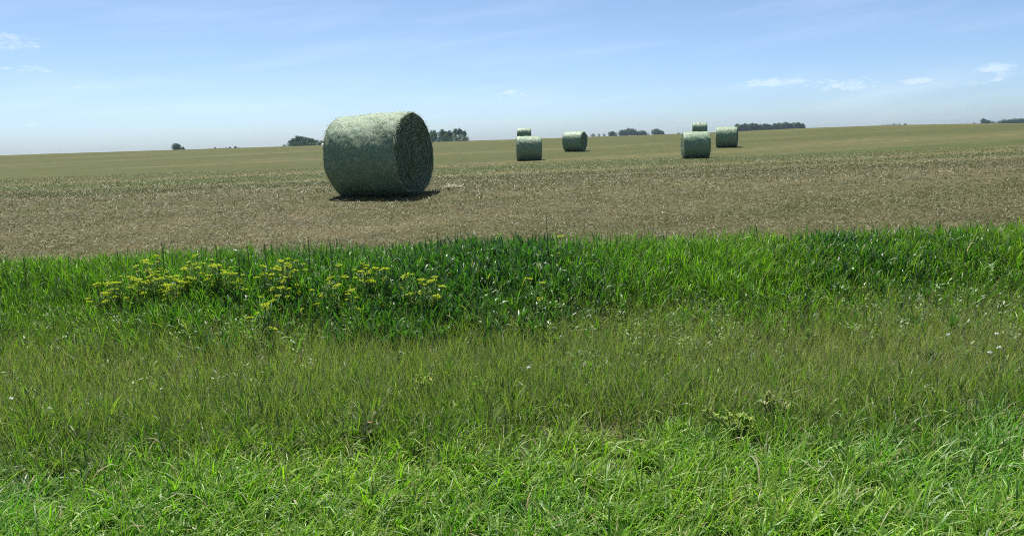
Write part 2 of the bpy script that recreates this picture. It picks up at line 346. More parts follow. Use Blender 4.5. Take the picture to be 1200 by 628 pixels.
def hay_bale(px, d, yaw, dia, length, seed, detail, label, tilt=0.0, bunch=False):
    """axis along local X, origin on the ground under the bale"""
    r = dia / 2; q = px_dir(px, 170); k = d / math.hypot(q.x, q.y); x, y = q.x * k, q.y * k
    ca, sa = math.cos(yaw), math.sin(yaw); e = .6
    z = float(gz(x, y)); sx = float(gz(x + ca * e, y + sa * e) - gz(x - ca * e, y - sa * e)) / (2 * e)
    root = empty('hay_bale', (x, y, z - (.015 + abs(tilt) * .5)), (0, -math.atan(sx) + tilt, yaw)); tag(root, label, 'hay bale', 'round hay bales on the field')
    root.rotation_mode = 'XYZ'
    rs = np.random.default_rng(seed)
    nu, nv = (70, 200) if detail > 1 else (34, 90)
    a = np.linspace(0, 2 * math.pi, nv, endpoint=False); uu = np.linspace(-1, 1, nu)
    U, A = np.meshgrid(uu, a, indexing='ij')
    def lump(U, A, amp=1.0):
        cx, cy = np.cos(A) * 2 + 9, np.sin(A) * 2 + 9
        n = (fbm(U * 1.6 + cx, cy + U * 1.3, seed, 3) - .5) * .07 + (fbm(U * 6 + cx * 4, cy * 4 - U * 5, seed + 5, 3) - .5) * .028
        return n * amp + (rs.random(U.shape) - .5) * .004
    rr = r * (1 - .045 * np.abs(U) ** 8) + lump(U, A) * r / .8
    if bunch: rr = rr + .10 * np.exp(-((U + .1) / .12) ** 2) * np.exp(-(np.arctan2(np.sin(A), np.cos(A)) / .5) ** 2)
    Yc = np.sin(A) * rr * 1.012; Zc = np.cos(A) * rr
    floor = -.975 * r; Zc = np.where(Zc < floor, floor + (Zc - floor) * .12, Zc)            # the bale sags on its own weight
    V = np.stack([U * length / 2 + (rs.random(U.shape) - .5) * .006, Yc, Zc - floor + .03 * r * 0], -1).reshape(-1, 3)
    off = Vector((0, 0, -floor))
    V[:, 2] -= -floor
    f = grid_faces(nu, nv, True)
    body = link('net_wrap', mesh_np('net_wrap', V, f.ravel(), np.arange(len(f)) * 4, NET, None, True), root, off)
    Vr = V.reshape(nu, nv, 3)
    nr = 60 if detail > 1 else 16
    for side, ring in ((-1, Vr[0]), (1, Vr[-1])):
        t = np.linspace(1, .0, nr); T, A2 = np.meshgrid(t, a, indexing='ij')
        pts = ring[None] * T[..., None]; radd = T * r
        spiral = np.sin((radd / .034 + A2 / (2 * math.pi) * side) * 2 * math.pi)
        dep = side * (length / 2) + side * (.035 * (1 - T ** 2) + .022 * spiral * np.clip(T * 4, 0, 1) * (T < .985) + (fbm(np.cos(A2) * T * 9 + 20, np.sin(A2) * T * 9 + 20, seed + 31, 3) - .5) * .07 * (T < .985) * np.clip((1 - T) * 10, 0, 1))
        pts[..., 0] = np.where(T > .985, ring[None, :, 0], dep)
        fc = grid_faces(nr, nv, True)
        if side < 0: fc = fc[:, ::-1]
        link('end_face', mesh_np('end_face', pts.reshape(-1, 3), fc.ravel(), np.arange(len(fc)) * 4, COIL, None, detail < 2), root, off)
    # loose straws held by the net, and a ragged rim on both ends
    mb = MB(); ns = 6500 if detail > 1 else 420; wd = .0045 if detail > 1 else .014
    A1 = rs.uniform(0, 2 * math.pi, ns); U1 = rs.uniform(-1, 1, ns); ring = rs.random(ns) < .25
    U1 = np.where(ring, np.sign(U1) * (1 - rs.random(ns) * .04), U1)
    iu = np.clip(np.round((U1 + 1) / 2 * (nu - 1)).astype(int), 0, nu - 1); ia = np.round(A1 / (2 * math.pi) * nv).astype(int) % nv
    P0 = Vr[iu, ia] + np.array([0, 0, -floor]); N = np.stack([np.where(ring, np.sign(U1) * .9, 0), np.sin(A1), np.cos(A1)], -1); N /= np.linalg.norm(N, axis=1)[:, None]
    T1 = np.stack([np.zeros(ns), np.cos(A1), -np.sin(A1)], -1); T2 = np.array([1., 0, 0])[None].repeat(ns, 0)
    th = rs.uniform(0, 2 * math.pi, ns)[:, None]; D = T1 * np.cos(th) + T2 * np.sin(th) * .8 + N * np.where(ring, rs.uniform(.0, .45, ns), rs.uniform(.0, .16, ns))[:, None]; D /= np.linalg.norm(D, axis=1)[:, None]
    S = np.cross(D, N); S /= np.linalg.norm(S, axis=1)[:, None] + 1e-6
    Ls = rs.uniform(.025, .11, ns)[:, None] * (1 if detail > 1 else 1.6)
    Vq = np.stack([P0 - S * wd / 2, P0 + S * wd / 2, P0 + D * Ls + S * wd / 3 + N * .004, P0 + D * Ls - S * wd / 3 + N * .004], 1).reshape(-1, 3)
    pal = np.array([(.18, .25, .14), (.36, .41, .25), (.60, .62, .42), (.10, .16, .09)]); cc = pal[rs.integers(0, 4, ns)] * rs.uniform(.8, 1.2, (ns, 1))
    mb.add(Vq, [np.arange(ns * 4).reshape(-1, 4)], np.repeat(cc, 4, 0))
    if detail > 1:                                        # straws standing off the near end's coils
        n2 = 2600; R2 = np.sqrt(rs.random(n2)) * r * .96; A2 = rs.uniform(0, 2 * math.pi, n2); sg = np.where(rs.random(n2) < .8, 1, -1)
        P = np.stack([sg * (length / 2 + .012 + .03 * (1 - (R2 / r) ** 2)), np.sin(A2) * R2, np.cos(A2) * R2 - floor], -1)
        Tt = np.stack([rs.uniform(-.1, .35, n2) * sg, np.cos(A2), -np.sin(A2)], -1) + rs.normal(0, .25, (n2, 3)); Tt /= np.linalg.norm(Tt, axis=1)[:, None]
        Sd = np.stack([np.zeros(n2), np.sin(A2), np.cos(A2)], -1); Ll = rs.uniform(.03, .11, n2)[:, None]
        Vq = np.stack([P - Sd * .0025, P + Sd * .0025, P + Tt * Ll + Sd * .002, P + Tt * Ll - Sd * .002], 1).reshape(-1, 3)
        cc = pal[rs.integers(0, 4, n2)] * rs.uniform(.6, 1.1, (n2, 1)); mb.add(Vq, [np.arange(n2 * 4).reshape(-1, 4)], np.repeat(cc, 4, 0))
    tag(link('loose_straw', mb.mesh('loose_straw', STRAW), root), kind='stuff')
    return root
BALES = [
    hay_bale(445.3, 14.75, R(-20.7), 1.60, 1.52, 1, 2, 'largest green net-wrapped round hay bale, nearest on the field, coiled end facing right', tilt=R(-2.2)),
    hay_bale(619.5, 48.6, R(-.5), 1.58, 1.57, 2, 1, 'round hay bale seen square-on, left of the middle, with a smaller bale right behind it'),
    hay_bale(673.5, 60, R(-27), 1.56, 1.55, 3, 1, 'round hay bale standing alone mid-field, narrow dark end turned right'),
    hay_bale(815, 46, R(-5.5), 1.58, 1.52, 4, 1, 'round hay bale with pale sunlit sliver of its left end showing'),
    hay_bale(851.5, 60.5, R(-21), 1.60, 1.52, 5, 1, 'round hay bale just left of the far dark tree belt, right end barely showing'),
    hay_bale(819.7, 90, R(-14), 1.58, 1.60, 6, 1, 'small far hay bale with bunched straw on top, above another bale on the crest', bunch=True),
    hay_bale(614.5, 89, R(-1), 1.56, 1.58, 7, 1, 'small far hay bale on the skyline, peeking over a nearer bale left of the middle'),
]

# ------------------------------------------------------------------ field stubble and hay litter
def field_litter():
    # cut stems and dry leaves, as real ribbons, thinning out with distance
    for name, y0, y1, dens, Lr, wr, seed in (('stubble', 7.5, 13.0, 2300, (.02, .07), (.003, .007), 1), ('stubble', 13.0, 24.0, 400, (.035, .10), (.006, .011), 2), ('stubble', 24.0, 46.0, 30, (.06, .14), (.012, .022), 3)):
        rs = np.random.default_rng(seed + 50); wmax = .78 * y1 + .5; N = int(dens * (y1 - y0) * 2 * wmax)
        x = rs.uniform(-wmax, wmax, N); y = rs.uniform(y0, y1, N); k = (np.abs(x) < .78 * y + .5)
        cl = fbm(x * 2.2, y * 2.2, seed); k &= rs.random(N) < .35 + 1.1 * np.clip(cl - .3, 0, 1)
        x, y, cl = x[k], y[k], cl[k]; N = len(x)
        v = band(x, y) + (fbm(x * .5, y * .5, 4) - .5) * 3; far = np.clip((v - 15) / 14, 0, 1)
        g = fbm(x * .35, y * .35, 21); green = rs.random(N) < np.clip(.36 + 1.9 * np.clip(.5 * g + .5 * fbm(band(x, y) * .55, (x * .9 + y * .4) * .07, 22) - .42, -.12, 1) + .4 * far + .9 * np.exp(-((v - 24.6) / 1.9) ** 2) + .8 * np.exp(-((v - 38) / 3.2) ** 2), 0, .95)
        dry = np.array([(.17, .158, .075), (.215, .203, .11), (.13, .112, .053), (.118, .10, .048), (.16, .15, .07)])[rs.integers(0, 5, N)]
        grn = np.array([(.105, .12, .034), (.08, .105, .024), (.15, .15, .05), (.085, .092, .024)])[rs.integers(0, 4, N)]
        col = np.where(green[:, None], grn, dry) * (1.0 if seed == 1 else .86) * rs.uniform(.75, 1.2, (N, 1))
        lean = np.where(green, rs.uniform(.5, 1.3, N), np.where(rs.random(N) < .16, rs.uniform(.3, 1.0, N), rs.uniform(1.15, 1.55, N)))
        L = rs.uniform(*Lr, N) * np.where(lean > 1, 1.25, .75)
        b = np.stack([x, y, gz(x, y) + .003 + np.where(lean > 1, rs.uniform(.0, .03, N), 0)], -1)
        mb = MB(); blades(mb, b, L, rs.uniform(*wr, N) * np.where(green, 1.5, 1), rs.uniform(0, 6.283, N), lean, rs.uniform(-.3, .4, N), rs.uniform(-1.2, 1.2, N), col, K=2, belly=.6)
        tag(link(name, mb.mesh(name, STRAW)), ['dry and green cut stems littering the near strip of the field', 'cut stems and regrowth around the nearest bale', 'low regrowth tufts on the field between the bales'][seed - 1], 'stubble', kind='stuff')
field_litter()
# a pale handful of hay dropped beside the near bale
p = px_ground(531, 221); mb = MB(); rs = np.random.default_rng(77); n = 230
b = np.stack([p.x + rs.normal(0, .12, n), p.y + rs.normal(0, .15, n), np.zeros(n)], -1); b[:, 2] = gz(b[:, 0], b[:, 1]) + .02 + rs.random(n) * .05 * np.exp(-((b[:, 0] - p.x) / .2) ** 2)
blades(mb, b - np.array(p)[None], rs.uniform(.06, .2, n), rs.uniform(.006, .012, n), rs.uniform(0, 6.28, n), rs.uniform(1.2, 1.6, n), rs.uniform(-.2, .3, n), rs.uniform(-.5, .5, n), np.array([(.36, .33, .22)]) * rs.uniform(.8, 1.1, (n, 1)), K=2, belly=.5)
tag(link('hay_wisp', mb.mesh('hay_wisp', STRAW), None, p), 'pale wisp of loose hay on the stubble right of the biggest bale', 'loose hay', kind='stuff')

# ------------------------------------------------------------------ verge grass
def zone(px, py):                                         # ground point of a pixel, for laying out patches
    p = px_ground(px, py); return p.x, p.y
def pick(rs, pal, N, lo=.8, hi=1.2): return np.array(pal)[rs.integers(0, len(pal), N)] * rs.uniform(lo, hi, (N, 1))
dry_spots = [zone(*q) + (s,) for *q, s in ((960, 400, .9), (1080, 405, .8), (1150, 395, .6), (330, 425, .7), (420, 402, .5), (140, 470, .35), (740, 405, .6), (900, 480, .4), (690, 520, .4), (1120, 430, .6))]
def dryness(x, y):
    s = 0
    for (a, b, r) in dry_spots: s = s + np.exp(-(((x - a) / r) ** 2 + ((y - b) / (r * .7)) ** 2))
    s = s + .45 * np.exp(-((y - 5.35) / .55) ** 2)
    return np.clip(s * 1.0 * (.4 + 1.2 * fbm(x * 3, y * 3, 41)), 0, 1)
def scatter(rs, y0, y1, dens, slack=.45):
    wmax = .72 * y1 + slack; N = int(dens * (y1 - y0) * 2 * wmax); x = rs.uniform(-wmax, wmax, N); y = rs.uniform(y0, y1, N)
    k = np.abs(x) < .72 * y + slack; return x[k], y[k]
def base_at(x, y): return np.stack([x, y, gz(x, y) - .004], -1)

def foreground():
    rs = np.random.default_rng(101); mb = MB()
    cx, cy = scatter(rs, 1.9, 4.7, 340)                   # tufts, each fanning out from its own foot
    lim = 3.75 + (fbm(cx * 1.1, cx * 0 + 3, 61) - .5) * .9 + (fbm(cx * 3, cy * 3, 62) - .5) * .8
    k = rs.random(len(cx)) < np.clip((lim - cy) / .45 + .5, .05, 1) * np.clip(.25 + 1.6 * fbm(cx * 4, cy * 4, 66), 0, 1); cx, cy = cx[k], cy[k]
    nb = rs.integers(12, 34, len(cx)); T = np.repeat(np.arange(len(cx)), nb); N = len(T)
    ra = rs.uniform(0, 6.283, N); rd = np.abs(rs.normal(0, .022, N)); x = cx[T] + rd * np.cos(ra); y = cy[T] + rd * np.sin(ra)
    tl = rs.uniform(.75, 1.2, len(cx))[T]; tc = rs.uniform(.8, 1.2, (len(cx), 1))[T]
    h = fbm(x * 1.6, y * 1.6, 63); L = rs.gamma(9, .022, N) * (.42 + .68 * h) * tl
    L = np.clip(L, .05, .27); az = np.where(rs.random(N) < .35, rs.normal(.2, .8, N), ra + rs.normal(0, .5, N))
    bend = rs.gamma(2.6, .5, N) * np.clip(L / .14, .7, 1.4)
    col = pick(rs, [(.155, .29, .026), (.12, .25, .028), (.20, .335, .034), (.09, .20, .03), (.215, .335, .034)], N) * tc
    tint = fbm(x * .8, y * .8, 64)[:, None]; col = col * (1 + (tint - .5) * np.array([[.9, .35, -.2]]))
    dead = rs.random(N) < .05; col[dead] = pick(rs, [(.42, .36, .2), (.34, .29, .15)], dead.sum())
    blades(mb, base_at(x, y), L, rs.uniform(.0045, .0105, N), az, rs.uniform(.05, .75, N), bend, rs.normal(0, .5, N), col, K=4, power=1.6, belly=.35)
    return mb
def midground():
    rs = np.random.default_rng(102); mb = MB()
    cx, cy = scatter(rs, 3.2, 6.8, 300)
    lim = 3.75 + (fbm(cx * 1.1, cx * 0 + 3, 61) - .5) * .9
    k = rs.random(len(cx)) < np.clip((cy - lim) / .5 + .6, .1, 1) * np.clip(.45 + 1.2 * fbm(cx * 5, cy * 5, 74), 0, 1); cx, cy = cx[k], cy[k]
    nb = rs.integers(6, 20, len(cx)); T = np.repeat(np.arange(len(cx)), nb); N = len(T); ra = rs.uniform(0, 6.283, N); rd = np.abs(rs.normal(0, .03, N))
    x = cx[T] + rd * np.cos(ra); y = cy[T] + rd * np.sin(ra); tc = rs.uniform(.7, 1.25, (len(cx), 1))[T]; tw = rs.uniform(.7, 1.5, len(cx))[T]
    d = dryness(x, y); h = fbm(x * 1.4, y * 1.4, 71) * .6 + fbm(x * 6, y * 6, 72) * .6 - .1
    tall = np.clip((y - 4.9) / 1.3, 0, 1)
    L = (rs.uniform(.10, .26, N) * (.65 + .7 * h) + tall * rs.uniform(0, .28, N)) * (1 - .35 * d)
    kind = rs.random(N)
    col = pick(rs, [(.125, .19, .032), (.105, .17, .03), (.16, .215, .048), (.08, .13, .036), (.135, .215, .03), (.205, .25, .065)], N)
    thatch = kind < np.clip(.13 + .5 * d - .05 * tall, 0, .8); col *= tc; col[thatch] = pick(rs, [(.30, .27, .13), (.22, .20, .10), (.38, .34, .20), (.26, .205, .125)], thatch.sum())
    blades(mb, base_at(x, y), L, np.where(thatch, rs.uniform(.002, .0045, N), rs.gamma(4, .0016, N) * tw), ra + rs.normal(0, .8, N), np.abs(rs.normal(.1, .42, N)), rs.gamma(1.8, .45, N), rs.normal(0, .7, N), col, K=4, power=1.6, belly=.3)
    # small broad-leaved herbs between the grass
    cx, cy = scatter(rs, 4.3, 6.9, 75); k = rs.random(len(cx)) < np.clip((cy - 4.2) / 1.6, .15, 1) * np.clip(fbm(cx * 1.5, cy * 1.5, 76) * 2 - .45, .05, 1); cx, cy = cx[k], cy[k]
    nb = rs.integers(10, 26, len(cx)); T = np.repeat(np.arange(len(cx)), nb); N = len(T); f = rs.random(N) ** .7; hh = (rs.uniform(.10, .24, len(cx)) + .14 * np.clip((cy - 5.3) / 1, 0, 1))[T] * f
    ra = rs.uniform(0, 6.283, N); b = base_at(cx[T] + .035 * np.cos(ra) * f, cy[T] + .035 * np.sin(ra) * f); b[:, 2] += hh
    hc = np.array([(.13, .20, .075), (.17, .25, .06), (.10, .165, .06), (.20, .26, .10)])[rs.integers(0, 4, len(cx))][T] * rs.uniform(.8, 1.2, (N, 1))
    blades(mb, b, rs.uniform(.022, .045, N), rs.uniform(.009, .017, N), ra, rs.uniform(.6, 1.5, N), rs.uniform(-.1, .5, N), rs.normal(0, .3, N), hc, K=2, belly=1.0)
    # fine seed heads above the short grass
    x, y = scatter(rs, 4.0, 6.5, 1250); N = len(x)
    d = dryness(x, y); L = rs.uniform(.16, .34, N)
    blades(mb, base_at(x, y), L, rs.uniform(.002, .004, N), rs.uniform(0, 6.283, N), np.abs(rs.normal(0, .22, N)), rs.uniform(.1, .7, N), rs.normal(0, .8, N), pick(rs, [(.27, .27, .11), (.33, .29, .18), (.2, .24, .08)], N), K=4, tipw=.5, belly=.0)
    return mb
def strip_height(x, y):
    q = np.clip((y - 6.9) / .8, 0, 1)
    big = .92 + .34 * (fbm(x * .8, y * .4, 81) - .5) + .07 * np.exp(-((x + .45) / .55) ** 2)
    front = np.clip((y - 5.75 + (fbm(x * 1.1, y * 1.1, 89) - .5) * .9) / .9, 0, 1)
    return (.18 + .38 * front) * big * (1 - .40 * q) * (1 - .07 * np.clip(np.abs(x + .3) / 2.5, 0, 1.6)) * (1 - .10 * np.clip((-x - 2) / 2.5, 0, 1)) * (1 - .13 * np.clip((x - 1) / 3, 0, 1))
def reedness(x, y):                                       # broad blue-green leaves, thickest in the middle and patchy at right
    c = np.exp(-((x + .30) / 1.0) ** 4) * 1.0 + .75 * np.exp(-((x - 3.3) / .5) ** 2) + .45 * np.exp(-((x + 2.0) / .7) ** 2) + .5 * np.exp(-((x - 4.4) / .3) ** 2)
    return np.clip(c * (.55 + .9 * fbm(x * 1.8, y * 1.8, 83)), 0, 1)
def strip():
    rs = np.random.default_rng(103); mb = MB(); mr = MB()
    x, y = scatter(rs, 5.5, 7.75, 800, .6); k = rs.random(len(x)) < np.clip((y - 5.8 + (fbm(x * 1.3, y * 1.3, 88) - .5) * 2.0) / 1.1, .07, 1) * np.clip((7.85 - y) / .3 , .2, 1); x, y = x[k], y[k]; N = len(x)
    hgt = strip_height(x, y) * rs.uniform(.62, 1.02, N); reed = rs.random(N) < reedness(x, y)
    az0 = rs.uniform(0, 6.283, N); lean = np.abs(rs.normal(0, .10, N)) ; b = base_at(x, y)
    hue = fbm(x * .7, y * .7, 85); right = np.clip((x - .5) / 2.2, 0, 1) + np.clip((-x - 2.6) / 1.5, 0, 1) * .6
    ca = pick(rs, [(.074, .16, .017), (.098, .20, .019), (.13, .235, .02), (.056, .125, .018)], N)
    ca = ca * (1 + (hue[:, None] - .5) * .5) * (1 + right[:, None] * np.array([[.4, .22, -.1]]))
    cr = pick(rs, [(.055, .13, .026), (.065, .15, .03), (.046, .11, .02)], N)
    col = np.where(reed[:, None], cr, ca)
    blades(mb, b, hgt, np.full(N, .004), az0, lean, np.full(N, .12), rs.normal(0, .4, N), col * 1.05, K=3, tipw=.35)   # stems
    for j in range(7):                                    # leaves up each stem
        f = rs.uniform(.06, .95, N) if j < 5 else rs.uniform(.7, .98, N); r = np.sin(lean) * hgt * f
        p = b + np.stack([r * np.cos(az0), r * np.sin(az0), np.cos(lean) * hgt * f], -1)
        az = az0 + j * 2.4 + rs.normal(0, .5, N)
        Lf = rs.uniform(.14, .27, N) * np.where(reed, .82, 1.0) * (1 - .25 * f); ln = rs.uniform(.06, .5, N); bd = rs.gamma(1.9, .40, N)
        wd = np.where(reed, rs.uniform(.012, .021, N), rs.uniform(.005, .011, N))
        c = col * rs.uniform(.85, 1.2, (N, 1))
        yel = rs.random(N) < .012; c[yel] = (.3, .26, .1)
        for m, s in ((mb, ~reed), (mr, reed)):
            blades(m, p[s], Lf[s], wd[s], az[s], ln[s], bd[s], rs.normal(0, .5, N)[s], c[s], K=4, power=1.3, belly=.65)
    return mb, mr
tag(link('verge_grass', foreground().mesh('verge_grass', GRASS)), 'bright green arching grass blades along the bottom of the picture', 'grass', kind='stuff')
tag(link('verge_grass', midground().mesh('verge_grass', GRASS)), 'fine olive grass with dry tan patches across the middle of the verge', 'grass', kind='stuff')
g1, g2 = strip()
tag(link('tall_grass', g1.mesh('tall_grass', GRASS)), 'tall upright green grass along the edge of the mown field', 'grass', kind='stuff')
tag(link('reed_grass', g2.mesh('reed_grass', REED)), 'broad glossy blue-green leaves in the thickest part of the tall grass', 'grass', kind='stuff')

# ------------------------------------------------------------------ weeds
def umbel_mesh(seed):
    rs = np.random.default_rng(seed); mb = MB(); n = 46
    a = rs.uniform(0, 6.283, n); r = np.sqrt(rs.random(n)) * .038; b = np.stack([r * np.cos(a), r * np.sin(a), .012 - r * .22 + rs.uniform(-.006, .006, n)], -1)
    blades(mb, b, rs.uniform(.010, .017, n), rs.uniform(.009, .014, n), rs.uniform(0, 6.283, n), rs.uniform(.7, 1.4, n), rs.uniform(0, .5, n), rs.normal(0, .3, n), pick(rs, [(.48, .53, .022), (.37, .46, .024), (.58, .57, .025), (.27, .39, .03)], n), K=2, belly=1.0)
    for k in range(6):
        t = k * 1.047; tube(mb, [(0, 0, -.035), (.025 * math.cos(t), .025 * math.sin(t), .005)], [.0016, .001], 3, (.14, .2, .05))
    return mb.mesh('flower_head', BLOOM)
UMB = [umbel_mesh(200 + i) for i in range(4)]
def spurge(px, py, h, nst, heads, label, seed):
    rs = np.random.default_rng(seed); x, y = px_above(px, py, h); root = empty('flowering_weed', (x, y, float(gz(x, y)) - .005)); tag(root, label, 'weed', 'yellow flowering weeds in the tall grass')
    st = MB(); lf = MB(); tips = []
    for i in range(nst):
        a = rs.uniform(0, 6.283); l = rs.uniform(.02, .20); hh = h * rs.uniform(.6, 1.0) if i else h
        p = [Vector((0, 0, 0)) + Vector((math.cos(a), math.sin(a), 0)) * .02]
        for k in range(1, 5):
            f = k / 4; p.append(Vector((math.cos(a) * (.02 + l * hh * f ** 1.2), math.sin(a) * (.02 + l * hh * f ** 1.2), hh * f)))
        tube(st, p, [.0035, .003, .0028, .0024, .002], 4, (.12, .17, .06)); tips.append(p[-1])
        m = 60; f = rs.uniform(.25, .99, m); q = np.stack([np.interp(f, np.linspace(0, 1, 5), [v[c] for v in p]) for c in range(3)], -1)
        blades(lf, q, rs.uniform(.03, .055, m), rs.uniform(.006, .010, m), rs.uniform(0, 6.283, m), rs.uniform(.5, 1.2, m), rs.uniform(-.2, .6, m), rs.normal(0, .3, m), pick(rs, [(.10, .175, .055), (.13, .21, .05), (.085, .15, .055), (.17, .24, .045)], m), K=2, belly=.9)
    link('stem', st.mesh('stem', LEAF), root); tag(link('foliage', lf.mesh('foliage', LEAF), root))
    for i in range(heads):
        o = link('flower_head', UMB[rs.integers(0, 4)], root); tp = tips[i % len(tips)]
        if i < len(tips): o.location = tp + Vector((0, 0, .02))
        else: o.location = tp + Vector((rs.uniform(-.09, .09), rs.uniform(-.09, .09), rs.uniform(-.27, -.02)))
        s = rs.uniform(.45, 1.0); o.scale = (s, s, s); o.rotation_euler = (rs.normal(0, .2), rs.normal(0, .2), rs.uniform(0, 6.28))
clusters = [
    ('left yellow-flowered patch', [(117, 336, .46), (131, 333, .48), (146, 329, .5), (158, 325, .5), (171, 318, .54), (176, 303, .58), (183, 307, .58), (187, 320, .54)]),
    ('brightest yellow-flowered patch', [(203, 331, .5), (212, 321, .54), (219, 314, .56), (231, 309, .58), (240, 301, .6), (247, 313, .56), (259, 311, .56), (266, 316, .55)]),
    ('yellow patch right of the brightest one', [(317, 318, .56), (325, 313, .57), (335, 309, .58), (342, 306, .58), (326, 330, .5)]),
    ('sparse yellow plants below the big bale', [(389, 330, .52), (396, 316, .56), (426, 316, .56), (434, 311, .58), (443, 318, .55)]),
    ('yellow plants left of the glossy reeds', [(489, 323, .54), (499, 331, .5), (508, 329, .5)]),
]
sd = 300; ordn = ['first', 'second', 'third', 'fourth', 'fifth', 'sixth', 'seventh', 'eighth']
for cn, pts in clusters:
    pts = sorted(pts); 
    for i, (px, py, h) in enumerate(pts):
        sd += 1; big = cn.startswith(('bright', 'left', 'yellow patch'))
        spurge(px, py, h, 6 if big else 4, 17 if big else 8, f'yellow flowering weed, {ordn[i]} from left in the {cn}', sd)
for px, py, h, lb in ((297, 360, .42, 'low yellow flowering weed alone in front of the tall grass, below the patches'), (308, 352, .4, 'small pale yellow weed just right of the low lone one'), (373, 333, .5, 'thin yellow weed between the two right-hand yellow patches'),
                     (643, 279, .6, 'yellow-green weed at the foot of the lone tall grass stalk, right of middle'), (628, 330, .48, 'pale yellow-green weed low in the glossy reeds'), (415, 345, .45, 'thin weed with few yellow tops below the sparse plants')):
    sd += 1; spurge(px, py, h, 3, 4 if px < 600 else 3, lb, sd)

def leafy_weed(px, py, h, wd, pal, label, seed, n=150, leaf=(.025, .05), name='leafy_weed'):
    rs = np.random.default_rng(seed); g = px_ground(px, py); root = empty(name, g); tag(root, label, 'weed')
    st = MB(); lf = MB(); ns = 9
    for i in range(ns):
        a = rs.uniform(0, 6.283); l = wd * rs.uniform(.2, 1); hh = h * rs.uniform(.6, 1)
        p = [Vector((math.cos(a) * l * f ** 1.1, math.sin(a) * l * f ** 1.1, hh * f - .01)) for f in (0, .35, .7, 1)]
        tube(st, p, [.004, .003, .0025, .0015], 4, (.11, .09, .05))
        m = n // ns; f = rs.uniform(.25, 1, m); q = np.stack([np.interp(f, [0, .35, .7, 1], [v[c] for v in p]) for c in range(3)], -1)
        blades(lf, q, rs.uniform(*leaf, m), rs.uniform(.010, .018, m), rs.uniform(0, 6.283, m), rs.uniform(.5, 1.4, m), rs.uniform(0, .6, m), rs.normal(0, .3, m), pick(rs, pal, m), K=3, belly=1.0)
    link('stem', st.mesh('stem', LEAF), root); link('foliage', lf.mesh('foliage', LEAF), root)
yg = [(.24, .31, .05), (.19, .27, .05), (.30, .34, .06), (.14, .21, .045)]
leafy_weed(860, 520, .22, .16, yg, 'low bushy yellow-green weed in the right half of the verge', 401, 320)
leafy_weed(905, 500, .24, .12, [(.20, .25, .07), (.28, .28, .10), (.16, .21, .07)], 'sparser olive weed with grey twigs right of the bushy yellow-green one', 402, 130)
leafy_weed(497, 470, .24, .09, yg, 'upright yellow-green leafy weed left of centre in the fine grass', 403, 130)
leafy_weed(433, 527, .2, .07, [(.05, .075, .03), (.09, .10, .03), (.30, .14, .05), (.05, .06, .03)], 'dark weed with a few orange leaves at the edge of the bright grass', 404, 70, (.03, .06))
leafy_weed(1086, 430, .15, .11, [(.045, .085, .03), (.06, .10, .035)], 'dark green leafy clump among the dry grass at right', 405, 170)
leafy_weed(1165, 452, .14, .07, [(.05, .09, .03), (.08, .13, .04)], 'small dark weed near the right edge below the white blossoms', 406, 90)
leafy_weed(880, 345, .3, .16, [(.05, .10, .035), (.07, .125, .045)], 'leafy dark weed at the foot of the right-hand tall grass', 407, 240, (.03, .06))
leafy_weed(190, 385, .3, .2, [(.09, .12, .07), (.07, .10, .05), (.12, .15, .08)], 'grey-green leafy weed below the left yellow-flowered patch', 408, 300, (.02, .045))
leafy_weed(540, 370, .28, .18, [(.07, .12, .05), (.09, .14, .05)], 'grey-green leafy weed in front of the glossy reeds', 409, 260, (.02, .045))

def white_flower(px, py, label, seed):
    rs = np.random.default_rng(seed); x, y = px_above(px, py, .2); root = empty('white_flower', (x, y, float(gz(x, y)))); tag(root, label, 'flower', 'white blossoms in the verge')
    s = MB(); tube(s, [(0, 0, -.005), (.004, 0, .1), (0, .003, .195)], [.0016, .0014, .0012], 4, (.1, .15, .05)); link('stem', s.mesh('stem', LEAF), root)
    m = MB(); n = 22; a = rs.uniform(0, 6.28, n); b = np.zeros((n, 3)); b[:, 2] = .197
    blades(m, b, rs.uniform(.012, .018, n), rs.uniform(.007, .01, n), a, rs.uniform(.1, 1.7, n), rs.uniform(0, .4, n), rs.normal(0, .2, n), np.full((n, 3), .8), K=2, belly=1.0); link('blossom', m.mesh('blossom', PETAL), root)
for i, (px, py, lb) in enumerate(((620, 431, 'white blossom alone in the fine grass right of centre'), (1160, 413, 'white blossom lowest of those near the right edge'), (1171, 407, 'white blossom just right of and above the lowest one at right'),
                      (1168, 391, 'white blossom highest near the right edge'), (1111, 392, 'white blossom above the dark clump in the dry grass'), (13, 467, 'white blossom near the left edge of the verge'))): white_flower(px, py, lb, 500 + i)

def stalk(px, ytop, ybase, label, seed, y=6.9):
    rs = np.random.default_rng(seed); d = px_dir(px, ytop); k = y / d.y; x = d.x * k; top = EYE + d.z * k; g = float(gz(x, y)); h = top - g
    root = empty('grass_stalk', (x, y, g)); tag(root, label, 'grass stalk', 'dark stalks rising above the tall grass'); bx = rs.uniform(-.03, .03)
    s = MB(); tube(s, [(0, 0, -.01), (bx * .4, 0, h * .5), (bx, 0, h * .82)], [.006, .005, .004], 5, (.07, .10, .035)); link('stem', s.mesh('stem', LEAF), root)
    m = MB(); n = 60; f = rs.random(n); b = np.stack([bx + rs.normal(0, .003, n), rs.normal(0, .003, n), h * (.78 + .2 * f)], -1)
    blades(m, b, rs.uniform(.015, .03, n) * (1.1 - .6 * f), rs.uniform(.003, .006, n), rs.uniform(0, 6.28, n), rs.uniform(.1, .5, n), rs.uniform(0, .3, n), rs.normal(0, .3, n), pick(rs, [(.09, .10, .045), (.12, .10, .06), (.07, .08, .04)], n), K=2, belly=.8); link('seed_head', m.mesh('seed_head', STRAW), root)
